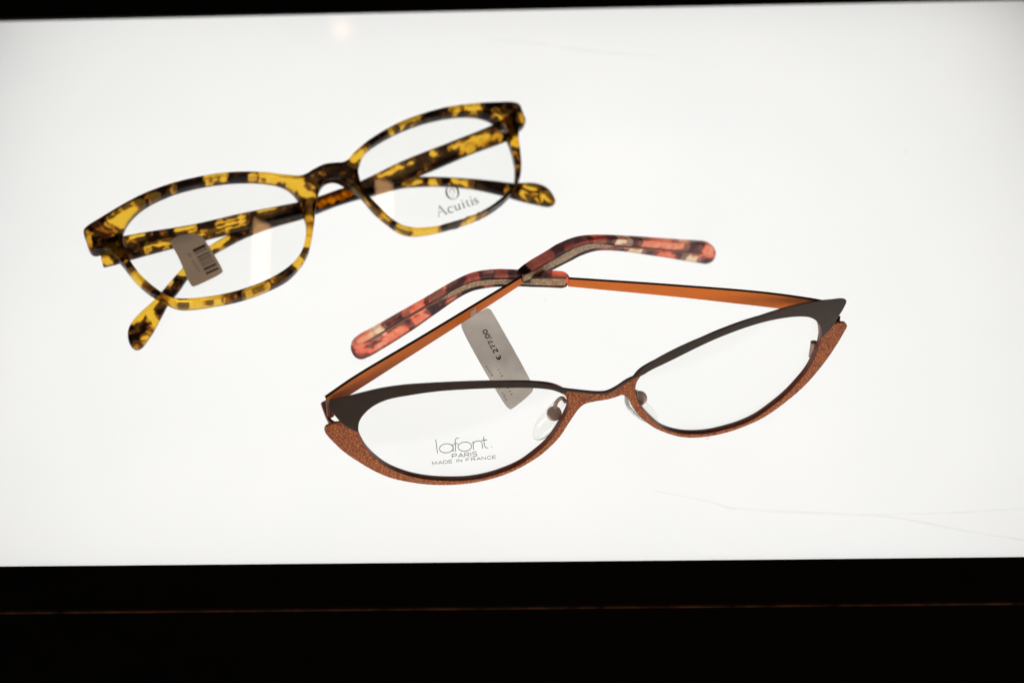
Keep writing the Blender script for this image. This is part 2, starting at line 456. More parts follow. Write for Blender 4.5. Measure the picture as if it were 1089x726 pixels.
# ================================================================ LIGHT TABLE
near = [tb((0, 603.5)), tb((545, 594)), tb((1089, 592))]; far = [tb((0, 23)), tb((545, 14)), tb((1089, -1))]
def edge_line(a, b, x): t = (x - a[0]) / (b[0] - a[0]); return a[1] + (b[1] - a[1]) * t
HX = 262.0
yn = [edge_line(near[0], near[2], -HX), edge_line(near[0], near[2], HX)]
yf = [edge_line(far[0], far[2], -HX), edge_line(far[0], far[2], HX)]
tab = thing('light_table', 'white backlit light table with black surround under both pairs of glasses', 'light table', (0, 30, -70))
def slab(name, pts, z0, z1, b, m, parent):
    L = np.array(pts, float); V, F = plate(L, [], z0, z1, b)
    return obj(name, V, F, m, parent)
PN = slab('diffuser_panel', [(-HX+.05, yn[0]+.05), (HX-.05, yn[1]+.05), (HX-.05, yf[1]-.05), (-HX+.05, yf[0]-.05)], -4, 0, .2, M['panel'], tab)
PN.data.materials.append(M['clear'])
for f in PN.data.polygons:
    if f.normal.z < .5: f.material_index = 1        # only the top skin is opal, the body of the sheet is clear
BW = 46.0; lip = .6; SB1 = near[1][1] - tb((545, 642))[1]
nb = [(-HX-BW, yn[0]-SB1), (HX+BW, yn[1]-SB1), (HX+BW, yn[1]), (-HX-BW, yn[0])]
slab('front_bezel', nb, -1.2, lip, .5, M['black'], tab)
slab('front_rail', [(-HX-BW, yn[0]-BW), (HX+BW, yn[1]-BW), (HX+BW, yn[1]-SB1-.62), (-HX-BW, yn[0]-SB1-.62)], -1.2, lip-.3, .4, M['black'], tab)
slab('back_bezel', [(-HX-BW, yf[0]), (HX+BW, yf[1]), (HX+BW, yf[1]+60), (-HX-BW, yf[0]+60)], -1.2, lip, .5, M['black'], tab)
slab('side_bezel', [(-HX-BW, yn[0]+.05), (-HX, yn[0]+.05), (-HX, yf[0]-.05), (-HX-BW, yf[0]-.05)], -1.2, lip, .5, M['black'], tab)
slab('side_bezel', [(HX, yn[1]+.05), (HX+BW, yn[1]+.05), (HX+BW, yf[1]-.05), (HX, yf[1]-.05)], -1.2, lip, .5, M['black'], tab)
# worn edge of the front surround; the light it catches is painted brown
slab('edge_trim', [(-HX-BW, yn[0]-SB1-.6), (HX+BW, yn[1]-SB1-.6), (HX+BW, yn[1]-SB1-.02), (-HX-BW, yn[0]-SB1-.02)], -1.2, lip-.12, .12, M['trim'], tab)
ho = [(-HX-BW+1, yn[0]-BW+1.2), (HX+BW-1, yn[1]-BW+1.2), (HX+BW-1, yf[1]+58), (-HX-BW+1, yf[0]+58)]
hi = [(-HX-18, yn[0]-22), (HX+18, yn[1]-22), (HX+18, yf[1]+52), (-HX-18, yf[0]+52)]
V, F = plate(np.array(ho, float), [np.array(hi, float)], -78, -1.25, .3); obj('housing', V, F, M['black'], tab)
slab('base_board', ho, -80, -78.05, .2, M['black'], tab)
def scratch(pts, hw):
    P = catmull([tb(p)[:2] for p in pts], False, 1.5)
    W = hw * (0.35 + .65 * np.sin(np.linspace(.15, math.pi - .15, len(P))))
    v2, f = ribbon(P, W); obj('scratch', [(q[0], q[1], .06) for q in v2], f, M['scratch'], tab)
scratch([(696, 522), (722, 527), (757, 534), (776, 540), (815, 543), (860, 545), (912, 547), (945, 549), (985, 556), (1030, 565), (1100, 576)], .45)
scratch([(938, 546), (990, 546), (1050, 543), (1100, 540)], .3)
scratch([(520, 42), (580, 48), (640, 56), (700, 60)], .5)

# ================================================================ CAT-EYE METAL GLASSES
a = tb((482, 514.5), 1.95); b = tb((738, 465.5), 1.95); dO = unit(b - a)
nh = np.cross(dO, ZUP); lean = math.radians(8)
upO = math.cos(lean) * ZUP - math.sin(lean) * nh
midO = (a + b) / 2
FO = Surf(midO, dO, upO, lambda u, v: .0007 * u * u)
cat = thing('cat_eye_glasses', 'cat-eye metal glasses, dark brown brow and rust orange rims, half-folded orange temples', 'eyeglasses', midO)

topL = [(348.2, 429), (351, 424.5), (357.3, 423.5), (377.1, 418.5), (404.4, 412), (429.2, 408.4), (454, 406.6), (491.2, 404.8), (523.4, 404), (553.2, 404.6), (578, 407), (594.7, 411.6), (614, 414.3), (637.1, 416.2), (645.5, 415.4), (655, 410.6), (664.6, 404), (676, 398.2), (683.9, 390), (695.5, 382.2), (714.6, 371.8), (733.8, 362.8), (758.8, 352.7), (797.3, 338.4), (836, 326), (862.9, 320.2), (884, 317.8), (896.5, 317), (899.6, 319.2), (895.5, 328.8), (890.7, 336.3), (885.8, 345), (873.6, 358.5, 1)]
holeR_top = [(873.4, 358.5), (872.3, 347.8), (868.5, 341.1), (860.8, 336.7), (851.1, 335.7), (835.7, 336.9), (816.4, 340.5), (797.1, 345.9), (777.8, 352.7), (758.6, 360.4), (739.3, 369.4), (720, 379), (704, 386.8), (694, 391.5), (683.4, 398.2)]
holeR_low = [(677.6, 405.6), (675.7, 413.3), (677.6, 422.9), (685.3, 434.5), (695, 444.1), (704.6, 450.9), (718.1, 455.3), (733.5, 457.2), (752.8, 456.3), (770, 452.8), (790, 446.8), (806, 439.3), (820.3, 429.6), (835.7, 417.3), (847.3, 405.7), (858.8, 392.2), (866.5, 378.7), (870.6, 370)]
holeL_top = [(604.2, 425.5), (600.5, 420), (594.7, 416.4), (585.1, 413.4), (565.6, 411.6), (540.8, 411.4), (503.6, 412.6), (466.4, 415), (434.1, 419.5), (411.8, 424), (396.9, 430.7), (387, 439.3), (382.1, 446.8), (380.9, 457.5)]
holeL_low = [(383.3, 464), (389.5, 474.1), (399.4, 484), (414.3, 493.9), (434.1, 501.3), (454, 505.3), (478.8, 506.8), (503.6, 505.6), (528.4, 500.1), (553.2, 490.2), (569.6, 479), (579, 471.5), (587.5, 462.3), (594.7, 451.8), (601.5, 440.3), (604.8, 432.6)]
def deepen(P, k=4.6):
    """the rim's inner wall is seen above its front edge on the lower side: go from the lens line to the front edge"""
    A = np.array(P, float); L = A if area(A) > 0 else A[::-1]
    n = normals(L); L = L.copy(); L[:, 1] += k * np.clip(n[:, 1], 0, 1) ** 1.3
    return [tuple(q) for q in L]
HR = outline(pxs(FO, deepen(holeR_top + holeR_low))); HL = outline(pxs(FO, deepen(holeL_top + holeL_low)))
lowO = [(345.2, 457.5), (346.9, 454), (356, 450.3), (362, 449.6, 1), (367, 444), (372, 436), (381, 427), (395, 420.5), (415, 415), (440, 411.5), (470, 408.8), (505, 407.3), (540, 407), (570, 408), (588, 411.3), (598, 413.6), (614, 415.6), (637, 417.6), (646, 416.8), (656, 412), (666, 405.3), (678, 399), (685.5, 391.5), (697, 385.5), (715, 375.5), (739, 363.8), (758, 356), (797, 342), (836, 331), (858, 328), (872, 332), (879.5, 340), (881, 348.5, 1), (888, 344.6), (891.6, 343.6), (899, 343.6), (901, 347), (897.4, 354), (887.8, 370), (874.3, 389), (855, 411), (835.7, 427.5), (815, 442.3), (800, 450), (780, 457.8), (762.5, 462.4), (743.2, 465.2), (725.8, 464.8), (710.4, 461), (695, 454.3), (683.4, 445.6), (673.8, 434.8), (668, 424.4), (662.2, 420), (656.4, 421.8), (646.8, 424.6), (633.3, 426.8), (621.7, 429.7), (615.9, 434.5), (606.3, 448), (594.7, 465.3), (579.3, 480.5), (573, 485.5), (553.2, 497.4), (533.3, 506), (508.5, 512.5), (483.7, 515.4), (458.9, 515.4), (436.6, 512.8), (416.8, 508.5), (399.4, 501.5), (382, 491.5), (367.2, 481.6), (354.8, 470.3), (346.5, 461)]
V, F = plate(outline(pxs(FO, lowO)), [HL, HR], -.95, 0, .12, 1.6); obj('lower_rim', onto(FO, V), F, M['leather'], cat)
# brow bar: its lower border follows the lens openings
def seg_between(H, pa, pb, up=True):
    A, B = np.array(FO.uv(pa)), np.array(FO.uv(pb)); n = len(H)
    i, j = np.argmin(np.linalg.norm(H - A, axis=1)), np.argmin(np.linalg.norm(H - B, axis=1))
    f = [H[(i + k) % n] for k in range((j - i) % n + 1)]; g = [H[(i - k) % n] for k in range((i - j) % n + 1)]
    return np.array(max((f, g), key=lambda s: np.mean([q[1] for q in s])))
sR = seg_between(HR, (873.4, 358), (685, 396.5)); sL = seg_between(HL, (598, 418.3), (381, 457.5))
bridge_low = [(676.5, 400.6), (666, 406), (656, 412.6), (646.4, 417.6), (637, 418.3), (614, 416.4), (604, 415.2)]
tail = [(380.3, 458.2, 1), (370.9, 454.2), (362.2, 448), (354.8, 439.3), (348.6, 431.5)]
def open_px(pts): return catmull(pxs(FO, [p[:2] for p in pts]), False, .45)
brow = np.concatenate([open_px([(348.4, 430)] + topL[1:]), sR[1:], open_px(bridge_low), sL, open_px(tail)])
V, F = plate(brow, [], .03, .43, .08, 1.6); obj('brow_bar', onto(FO, V), F, M['brown'], cat)
for H in (HL, HR):
    Hc = ccw(H)
    V, F = plate(grow(Hc, .75), [grow(Hc, -.1)], -2.0, -.12, .1); obj('eyewire', onto(FO, V), F, M['wire'], cat)
lensL, hL = lens_part('lens', FO, grow(ccw(HL), .35), -1.45, 1.0, 1.6, cat, M['lens'])
lensR, hR = lens_part('lens', FO, grow(ccw(HR), .35), -1.45, 1.0, 1.6, cat, M['lens'])

# lens lettering: geometric hairline word, two small lines of capitals
def z10(pts): return [(440 + x / 10.89, 450 + y / 10.89) for x, y in pts]
T = .37
lw = [(z10([(255, 185), (275, 345)]), T),
      (z10(arc(378, 288, 80, 52, 0, 360, 40, -.1)), T), (z10([(452, 240), (458, 328)]), T),
      (z10([(522, 168), (500, 170), (486, 182), (480, 205), (482, 260), (485, 326)]), T), (z10([(462, 238), (516, 232)]), T),
      (z10(arc(592, 268, 80, 52, 0, 360, 40, -.1)), T),
      (z10([(686, 208), (692, 305)]), T), (z10([(690, 232), (705, 214), (735, 203), (765, 202), (785, 212), (792, 235), (797, 292)]), T),
      (z10([(810, 152), (816, 225), (820, 262), (832, 280), (862, 285)]), T), (z10([(786, 197), (850, 190)]), T)]
CAPS = {'P': [[(0,0),(0,1)], [(0,1),(.6,1),(.8,.88),(.8,.65),(.6,.5),(0,.5)]],
 'A': [[(0,0),(.45,1)], [(.45,1),(.9,0)], [(.18,.36),(.72,.36)]],
 'R': [[(0,0),(0,1)], [(0,1),(.6,1),(.8,.88),(.8,.65),(.6,.5),(0,.5)], [(.45,.5),(.85,0)]],
 'I': [[(0,0),(0,1)]],
 'S': [[(.78,.82),(.6,1),(.25,1),(.05,.85),(.1,.62),(.4,.5),(.7,.38),(.8,.2),(.6,0),(.2,0),(.02,.16)]],
 'M': [[(0,0),(.08,1)], [(.08,1),(.5,.15)], [(.5,.15),(.92,1)], [(.92,1),(1,0)]],
 'D': [[(0,0),(0,1)], [(0,1),(.5,1),(.82,.75),(.86,.5),(.82,.25),(.5,0),(0,0)]],
 'E': [[(0,0),(0,1)], [(0,1),(.7,1)], [(0,.5),(.6,.5)], [(0,0),(.7,0)]],
 'N': [[(0,0),(0,1)], [(0,1),(.8,0)], [(.8,0),(.8,1)]],
 'F': [[(0,0),(0,1)], [(0,1),(.7,1)], [(0,.5),(.6,.5)]],
 'C': [[(.85,.8),(.65,1),(.3,1),(.08,.8),(0,.5),(.08,.2),(.3,0),(.65,0),(.85,.2)]],
 '2': [[(.02,.78),(.12,.95),(.38,1),(.6,.88),(.6,.68),(.4,.42),(.02,0),(.66,0)]],
 '7': [[(0,1),(.66,1),(.4,.5),(.22,0)]],
 '0': [[(.34,1),(.12,.88),(.02,.5),(.12,.12),(.34,0),(.56,.12),(.66,.5),(.56,.88),(.34,1)]],
 ',': [[(.12,.12),(.1,-.05),(0,-.18)]],
 '€': [[(.72,.85),(.55,1),(.3,.95),(.14,.7),(.12,.5),(.14,.3),(.3,.05),(.55,0),(.72,.15)], [(-.05,.6),(.5,.6)], [(-.05,.42),(.46,.42)]]}
ADV = {'I': .28, ' ': .55, 'M': 1.28, ',': .34}
def line_of(text, p0, p1, h, hw, up=None, adv=1.1):
    p0, p1 = np.array(p0, float), np.array(p1, float); e = unit(p1 - p0)
    up = np.array([e[1], -e[0]]) if up is None else np.array(up, float)
    xs = []; x = 0
    for ch in text: xs.append(x); x += ADV.get(ch, adv if ch.isalpha() else .92)
    k = np.linalg.norm(p1 - p0) / (x - .3); out = []
    for ch, x in zip(text, xs):
        for st in CAPS.get(ch, []):
            P = [tuple(p0 + e * (x + q[0]) * k + up * q[1] * h) for q in st]
            out.append((catmull(P, False, .5) if len(P) > 4 else P, hw))
    return out
lw += line_of('PARIS', z10([(447, 402)])[0], z10([(735, 375)])[0], 4.3, .33)
lw += [(z10([(897, 268), (905, 275)]), .35)]
V, F = strokes(FO, lw, lambda u, v: hL(u, v) + .06); obj('lens_print', V, F, M['ink'], lensL)
V, F = strokes(FO, line_of('MADE IN FRANCE', z10([(214, 479)])[0], z10([(957, 404)])[0], 3.1, .27), lambda u, v: hL(u, v) + .06)
obj('lens_print', V, F, M['ink'], lensL)

# temples
hlL = FO.pt(*FO.uv((350, 427)), -1.5); hlR = FO.pt(*FO.uv((888, 334)), -1.5)
def temple_surf(h, tip, zt):
    t = tb(tip, zt); d = t - h; d[2] = 0
    U = d if d[0] > 0 else -d
    return Surf(np.array([h[0], h[1], 0]), U, ZUP)
TL = temple_surf(hlL, (757, 272), 2.5); TR = temple_surf(hlR, (375, 374), 2.5)
tmL = [(347, 423, 1), (377, 402.3), (450, 358.7), (555.3, 295, 1), (556.5, 301, 1), (551, 305), (404, 399.6), (376, 417.6), (352, 433, 1)]
tmR = [(604, 296.8, 1), (720, 304.6), (816, 312.6), (866, 319.5), (884, 323, 1), (884, 336, 1), (826, 328), (778, 322.4), (720, 316), (604, 304.8, 1)]
SCALE_TIP = 1.15
tipL = [(554.5, 291.5), (557, 288.3), (568, 280.3), (580, 273.3), (598.4, 262), (616.7, 254.7), (631.4, 252.5), (653.5, 252.3), (682.8, 253.8), (717.7, 256.2), (745.3, 258), (754.5, 258.9), (759.3, 263), (760.3, 268.5), (757.6, 275.8), (750.8, 279.9), (741.6, 279.3), (708.6, 274), (671.8, 268.5), (653.5, 266.3), (631.4, 266.6), (616.7, 271.2), (598.4, 280.4), (580, 289.8), (568.2, 297.5), (558.5, 301.5), (555, 299)]
tipR = [(604.9, 297), (600.5, 293.4), (590.2, 292), (580, 291.6), (565, 291), (551, 290.8), (538.8, 290.3), (524, 290.4), (509.4, 292), (497, 295.2), (480, 303.2), (451.8, 319.5), (424.3, 335), (396.7, 350.7), (378.4, 360.8), (373.2, 366.3), (373.6, 372.7), (378.4, 379.2), (384.8, 381), (393, 378.3), (407.7, 370), (437, 351.6), (464.7, 332.3), (488.6, 315.8), (503.2, 308.5), (521.6, 304.8), (534.5, 303.9), (553.5, 303.7), (582.9, 304.7), (597.5, 305.3), (602.7, 304), (604.8, 301)]
coreL = [(557, 293, 1), (568, 288), (580, 281), (600, 269.5), (617, 261.5), (631, 259), (645, 260), (654, 262, 1), (645, 263.6), (632, 264), (617, 268.8), (600, 278.4), (580, 288), (566, 296), (557, 299, 1)]
wireL = [(640, 261), (660, 261.4), (690, 263.6), (720, 266.8), (745, 269.3), (748, 270), (745, 270.5), (720, 268.4), (690, 265.4), (660, 263.4), (640, 263)]
coreR = [(602, 296.5, 1), (580, 296), (555, 297), (535, 296.8), (515, 297.6), (500, 300.6), (485, 307), (472, 315.5), (470, 318, 1), (474, 317.4), (485, 312.5), (500, 306.4), (515, 303.2), (535, 302.2), (555, 302.4), (580, 303.4), (601, 303.8, 1)]
wireR = [(480, 311), (460, 321.4), (440, 333), (420, 345), (395, 360.4), (386, 366), (395, 362), (420, 347), (440, 335.2), (460, 323.8), (480, 314)]
capL = [(565,283,584,272,3,.5),(600,263,622,256,2,.35),(632,256,640,255,4,.6),(646,266,652,266,2.5,.6),(656,256.5,667,257,3.8,1),(668,266,682,268,3,.95),(685,257.5,727,260.5,5,.68),(700,270,716,273,4,.62),(730,274,740,276,4,.95),(750,262,757,270,5,.66),(636,266,646,266,3,.55),(742,272,748,271,3,.6)]
capR = [(590,294,602,296,3,.6),(584,304,600,305,2,.55),(530,292,537,292,2.5,.55),(506,296,498,299,3.5,.6),(523,303,516,304,2.5,.75),(470,310,462,315,4.5,.66),(486,316,478,321,3.5,.7),(446,324,434,331,5,.66),(452,336,443,342,5,.66),(428,350,414,360,6,.66),(405,350,398,355,5,.98),(393,356,380,364,5,.72),(384,374,396,372,5,.62),(408,364,402,369,3.5,.7)]
for tm, tip, core, wire, sf, cp, sd in ((tmL, tipL, coreL, wireL, TL, capL, 3.0), (tmR, tipR, coreR, wireR, TR, capR, 8.0)):
    OL = ccw(outline(pxs(sf, tm)))
    V, F = plate(OL, [], -.85, -.06, .05); t_ = obj('temple', onto(sf, V), F, M['brownside'], cat)
    V, F = plate(grow(OL, -.06), [], -.05, 0, .012); obj('inner_face', onto(sf, V), F, M['orange'], t_)
    mottled_part('temple_tip', sf, outline(pxs(sf, tip)), [], -2.2, 1.0, .8, .38, [(c_[0], c_[1], c_[2], c_[3], c_[4] * SCALE_TIP) + tuple(c_[5:]) for c_ in cp], M['coral'], t_, sd, .12)
    V, F = plate(outline(pxs(sf, core, 1.0), .6), [], .3, 1.06, .12); obj('tip_core', onto(sf, V), F, M['core'], t_)
    V, F = plate(outline(pxs(sf, wire, 1.0), .6), [], .3, 1.04, .1); obj('core_wire', onto(sf, V), F, M['corewire'], t_)
# hinges at the outer corners
def strip(P, w, t):
    """bent flat bar through 3D points: w tall, t thick"""
    P = [np.array(p, float) for p in P]; V, F = [], []
    for i, p in enumerate(P):
        d = unit(P[min(i+1, len(P)-1)] - P[max(i-1, 0)]); s = unit(np.cross(d, ZUP)); q = np.cross(s, d)
        V += [p + s*t/2 + q*w/2, p - s*t/2 + q*w/2, p - s*t/2 - q*w/2, p + s*t/2 - q*w/2]
    for i in range(len(P)-1):
        for k in range(4): j = (k+1) % 4; F.append((i*4+k, i*4+j, (i+1)*4+j, (i+1)*4+k))
    F += [(3,2,1,0), tuple(4*(len(P)-1)+k for k in range(4))]
    return V, F
def fo(p, w): return FO.pt(*FO.uv(p, w), w)
V, F = join([strip([fo((356, 451.5), -.6), fo((351.5, 449), -1.6), fo((347.5, 441), -4.5), fo((343.5, 430), -7)], 1.5, .9),
             strip([fo((343.8, 430.5), -7), fo((349, 428), -6.2), fo((353, 428), -3)], 1.6, .8),
             tube([fo((350.5, 424.5), -3.4), fo((351.5, 441.5), -3.4)], 1.0)])
obj('hinge', V, F, M['wire'], cat, angle=30)
V, F = join([strip([fo((888, 345.5), -.6), fo((891, 343), -1.6), fo((891.6, 338), -3.4)], 1.5, .9),
             tube([fo((885, 325), -3.2), fo((884, 341), -3.2)], 1.0)])
obj('hinge', V, F, M['wire'], cat, angle=30)
V, F = join([tube([fo((865.5, 364.5), -2.8), fo((863, 379), -2.8)], [.85, .85]), tube([fo((865.6, 363.8), -2.8), fo((865.4, 366), -2.8)], [.95, .95])])
obj('rim_lock', V, F, M['mount'], cat, angle=30)

# nose pads: clear ovals on short wires behind the rims
def pad(c, L, Wd, nrm, ln, wd, th):
    """flattened, slightly cupped oval"""
    L = unit(L); nrm = unit(nrm - np.dot(nrm, L) * L); B = np.cross(nrm, L); V, F = [], []
    nu, nv = 40, 10
    for i in range(nv + 1):
        ph = math.pi * i / nv
        for k in range(nu):
            an = 2 * math.pi * k / nu
            r = math.sin(ph) ** .6
            x = math.cos(an); y = math.sin(an)
            V.append(c + L * ln * r * np.sign(x) * abs(x) ** .9 + B * wd * r * np.sign(y) * abs(y) ** .9 + nrm * (th * math.cos(ph) - .8 * (x * r) ** 2))
    for i in range(nv):
        for k in range(nu):
            j = (k + 1) % nu; F.append((i*nu+k, (i+1)*nu+k, (i+1)*nu+j, i*nu+j))
    return V, F
def disc(c, n, r, t):
    n = unit(n); return tube([c - n*t, c - n*t*.6, c + n*t*.6, c + n*t], [r*.75, r, r, r*.75], 24)
for px0, px1, dpx, wpx, side in (((569.5, 466), (603, 424), (589.3, 439.5), (601.5, 427), -1), ((662, 420.5), (697.5, 447), (680.2, 423.2), (676, 425), 1)):
    e0, e1 = fo(px0, -6.5), fo(px1, -6.5)
    c = (e0 + e1) / 2; L = e1 - e0
    n = unit(-side * FO.U * .9 - FO.N * .55 + FO.V * .15)
    V, F = pad(c, L, None, n, np.linalg.norm(L) / 2, 2.7, .75)
    pd = obj('nose_pad', V, F, M['pad'], cat)
    dc = fo(dpx, -4.6); wa = fo(wpx, -1.6)
    V, F = disc(dc, -FWD + FO.U * -side * .3, 2.0, .7); obj('pad_mount', V, F, M['mount'], pd, angle=30)
    pts = catmull([dc - FO.N * .6, dc + (wa - dc) * .35 - FO.N * 1.6 + FO.V * 1.2, dc + (wa - dc) * .8 - FO.N * .9 + FO.V * 1.3, wa], False, .3)
    V, F = tube(list(pts), .55); obj('pad_arm', V, F, M['mount'], pd, angle=60)

# ---------------------------------------------------------------- its price tag, folded over the left temple
tagc = TL.pt(*TL.uv((506, 334)), .3)
axis = unit(hit((553, 432), tagc, FWD) - hit((508, 338), tagc, FWD))
PT = Surf(tagc, RGT, UPV, None)      # sheet hanging from the temple, turned to face up and forward
tag1 = thing('price_tag', 'long pale price tag marked 277,00 hanging from the orange temple', 'price tag', tagc)
flag = [(490.5, 344.5), (492, 341.5, 1), (517.5, 327.6, 1), (521.3, 328.6), (524, 332.5), (566.3, 409.5), (567, 413.5), (565.5, 417), (546, 433.6), (542.5, 435.2), (539.5, 433.2), (492.5, 352)]
V, F = plate(outline(pxs(PT, flag)), [], -.12, 0, .02); fl = obj('tag_paper', onto(PT, V), F, M['tag'], tag1, smooth=False)
wr = [(501, 331.6, 1), (506.5, 327.5, 1), (506.3, 333.6, 1), (500.6, 336.8, 1)]
V, F = plate(outline(pxs(TL, wr, .1)), [], .03, .12, .01); obj('tag_tape', onto(TL, V), F, M['tag'], tag1, smooth=False)
prt = line_of('€ 277,00', (533.4, 381), (517.2, 350.2), 4.5, .58)
V, F = strokes(PT, prt, lambda u, v: .03); obj('printed_price', V, F, M['tagink'], tag1, smooth=False)
rnd = random.Random(4)
marks = []
for k in range(9):
    t = k / 8; x, y = 529.5 + 13.5 * t, 393.5 + 26 * t
    if k in (3,): continue
    marks.append(([(x, y), (x + rnd.uniform(1.2, 2.2), y - rnd.uniform(.6, 1.2))], rnd.uniform(.35, .6)))
for k in range(16):
    t = k / 15; x, y = 516.3 + 21.5 * t, 390 + 35.5 * t
    if k in (5, 6, 11): continue
    marks.append(([(x, y), (x + rnd.uniform(1, 2.4), y - rnd.uniform(.6, 1.4))], rnd.uniform(.3, .6)))
V, F = strokes(PT, marks, lambda u, v: .03); obj('faded_print', V, F, M['tagfaint'], tag1, smooth=False)

# ================================================================ TORTOISESHELL GLASSES
tl, tr_ = tb((200, 326), 14.5), tb((442, 248), 13.5)
dT = unit(tr_ - tl); tilt = math.radians(20)
hb = unit(np.cross(ZUP, dT)); VT = math.cos(tilt) * hb + math.sin(tilt) * ZUP
uC = np.linalg.norm(tr_ - tl) * .55
oT = tl + dT * uC
FT = Surf(oT, dT, VT, lambda u, v: .0008 * u * u)
tort = thing('tortoiseshell_glasses', 'yellow and dark brown tortoiseshell plastic glasses with temples folded beneath', 'eyeglasses', np.array([oT[0], oT[1], 0]))
outT = [(88.4, 243.5), (92, 239), (107.2, 229.4), (132, 214.6), (154.3, 203.4), (181.6, 193.5), (206.4, 187.3), (231.2, 182.8), (256, 181), (280.8, 181.5), (305.6, 184.2), (321.7, 184.6), (334, 178), (344.9, 173), (354.8, 171.5), (367.2, 170), (377.1, 160), (392, 147.6), (411.8, 135.2), (429.2, 126.6), (454, 117.9), (478.8, 111.7), (503.6, 108.5), (528.4, 107.2), (546, 107.2), (553, 109.5), (556, 116), (559.8, 127.2), (557.5, 131.5), (553.4, 135.5), (552.3, 142), (553.6, 154.5), (555.2, 174.3), (553.4, 188.2), (547.2, 200), (535.2, 211.6), (516, 224.8), (491.2, 234.8), (466.4, 242.4), (441.6, 245.8), (427.5, 243.4), (413, 234), (398.6, 222), (383.4, 204.8), (368, 193.9), (357.3, 188.6), (347.6, 190), (340.8, 198), (337, 213.5), (334, 238.5), (330.6, 258), (327.4, 268), (320, 279.8), (305.6, 294), (280.8, 306.4), (256, 315), (231, 320.2), (206.4, 323.8), (189.5, 323.8), (175.5, 318), (158.2, 308), (143.5, 295), (129, 277), (119.5, 267.5), (112, 265.2), (99, 266.5), (94.6, 262.5), (91, 252)]
inL = [(132.6, 240), (141.9, 226.4), (156.8, 214.4), (181.6, 202.6), (206.4, 195.4), (231.2, 191), (256, 188.9), (280.8, 189.7), (300.6, 193.8), (311.8, 201.6), (319.6, 213.4), (324, 228.9), (325.8, 237), (324.8, 252.2), (319.8, 267.1), (310.5, 278.6), (293.2, 291), (268.4, 302.1), (243.6, 309.6), (218.8, 314), (194, 315.8), (181.6, 314.2), (168.6, 306.8), (153.6, 294.4), (141.2, 279.5), (133.5, 264.6), (130.5, 252.2)]
inR = [(381.6, 181.7), (383.3, 171), (389.5, 158.2), (404.4, 146.8), (429.2, 134.2), (454, 125.4), (478.8, 120.2), (501, 119), (518.8, 122.6), (532.8, 132.4), (540.3, 145), (546.3, 163), (548.6, 179.3), (546, 196.8), (535.8, 209.4), (518.4, 221.8), (491.2, 233), (466.4, 238.7), (441.6, 240.4), (429.2, 237.9), (416, 230.1), (403.6, 217.7), (389, 201.6)]
gL, gR = outline(pxs(FT, inL)), outline(pxs(FT, inR))
capF = [(118,233,148,216,5),(127,236,139,228,6),(161,209.5,166,207,3.2),(184,200.5,186,199,3),(221,189,240,186,3.8),(267,187.5,270,186.5,3),(281,185,318,189,5.5),(310,192,330,205,6.5),(330,206,329,246,4,.52),(93,246,96.5,261,2.4,.62),(104,240,116,243,5,.42),(116,262,130,269,5,.58),(142,290,148,296,5),(152,301,158,306,4,.42),(176,313,184,319,4.5,.62),(181,320,187,322,4.5,.95),(193.8,322,199,322,3.6),(205.6,321.5,233,318,5.5),(241,316,246,314,4,.4),(264,312,282,304,5),(291,298,296,295,3,.58),(328,249,326.5,259,3.8,.9),(315,280,323,272,3.6),(376,167,391,157.5,6),(416,136.5,417.5,136,3.6),(426,131,446,122,3.8),(480,116,492,114,4),(499,113,510,112,5),(527,118,531,121,4),(538,127,541,134,7,.55),(553,122,554,123,3.2,.9),(538,131,551,149,4,.62),(547,152,549,153,4,.85),(554,172,554,176,2.5,.42),(524,223,528,221,2.4,.6),(512,229.5,515,228.5,2.6,.6),(498,235.5,506,232,4.2),(424,240.5,432,244,4.2),(441,244.5,464,242,4.4),(378,199,382.5,208,3),(384,210,395,223,4.2),(404,226,411,233,4,.8),(332,189,335,191,3,.42),(343,176,346,186,.8,.5),(382,190,386,194,2,.42)]  # thin bridge slash and olive nasal streak are highlights painted in as blotches
FTF = mottled_part('frame_front', FT, outline(pxs(FT, outT)), [gL, gR], -4.2, 0, .85, .36, capF, M['tort'], tort, 1.7)
lTL, hTL = lens_part('lens', FT, grow(ccw(gL), .3), -2.4, 1.1, 1.5, tort, M['lens'])
lTR, hTR = lens_part('lens', FT, grow(ccw(gR), .3), -2.4, 1.1, 1.5, tort, M['lens'])
# folded temples behind the front
uLft, uRgt = FT.uv((110, 260))[0], FT.uv((545, 130))[0]
fr_ = lambda u: min(1.1, max(-.05, (u - uLft) / (uRgt - uLft)))
SA = Surf(oT, dT, VT, lambda u, v: 5.3 + 5.2 * (1 - fr_(u)))
SB = Surf(oT, dT, VT, lambda u, v: 5.3 + 4.2 * max(0.0, fr_(u)) ** 1.2)
tpA = [(548, 118, 1), (523, 131.5), (479, 149.3), (429, 169), (384.5, 190.4), (337, 210.5), (300, 224), (270, 236), (241.6, 248.4), (221.7, 260.3), (205, 272), (193, 284), (171, 309), (162.4, 318.3), (148.3, 331), (139.3, 341.4), (135.7, 350.4), (136.7, 361), (141, 367.4), (145.7, 369.2), (150.8, 367), (158.2, 358), (164.6, 348), (173.4, 331.6), (179.8, 320), (191.4, 305.7), (198, 296), (212, 279), (227.3, 267.6), (243.8, 258.4), (259, 250.6), (290, 238.5), (320, 230), (337, 224), (392, 203), (411.8, 197.8), (454, 181), (503.6, 160), (538, 147.5), (552, 141, 1)]
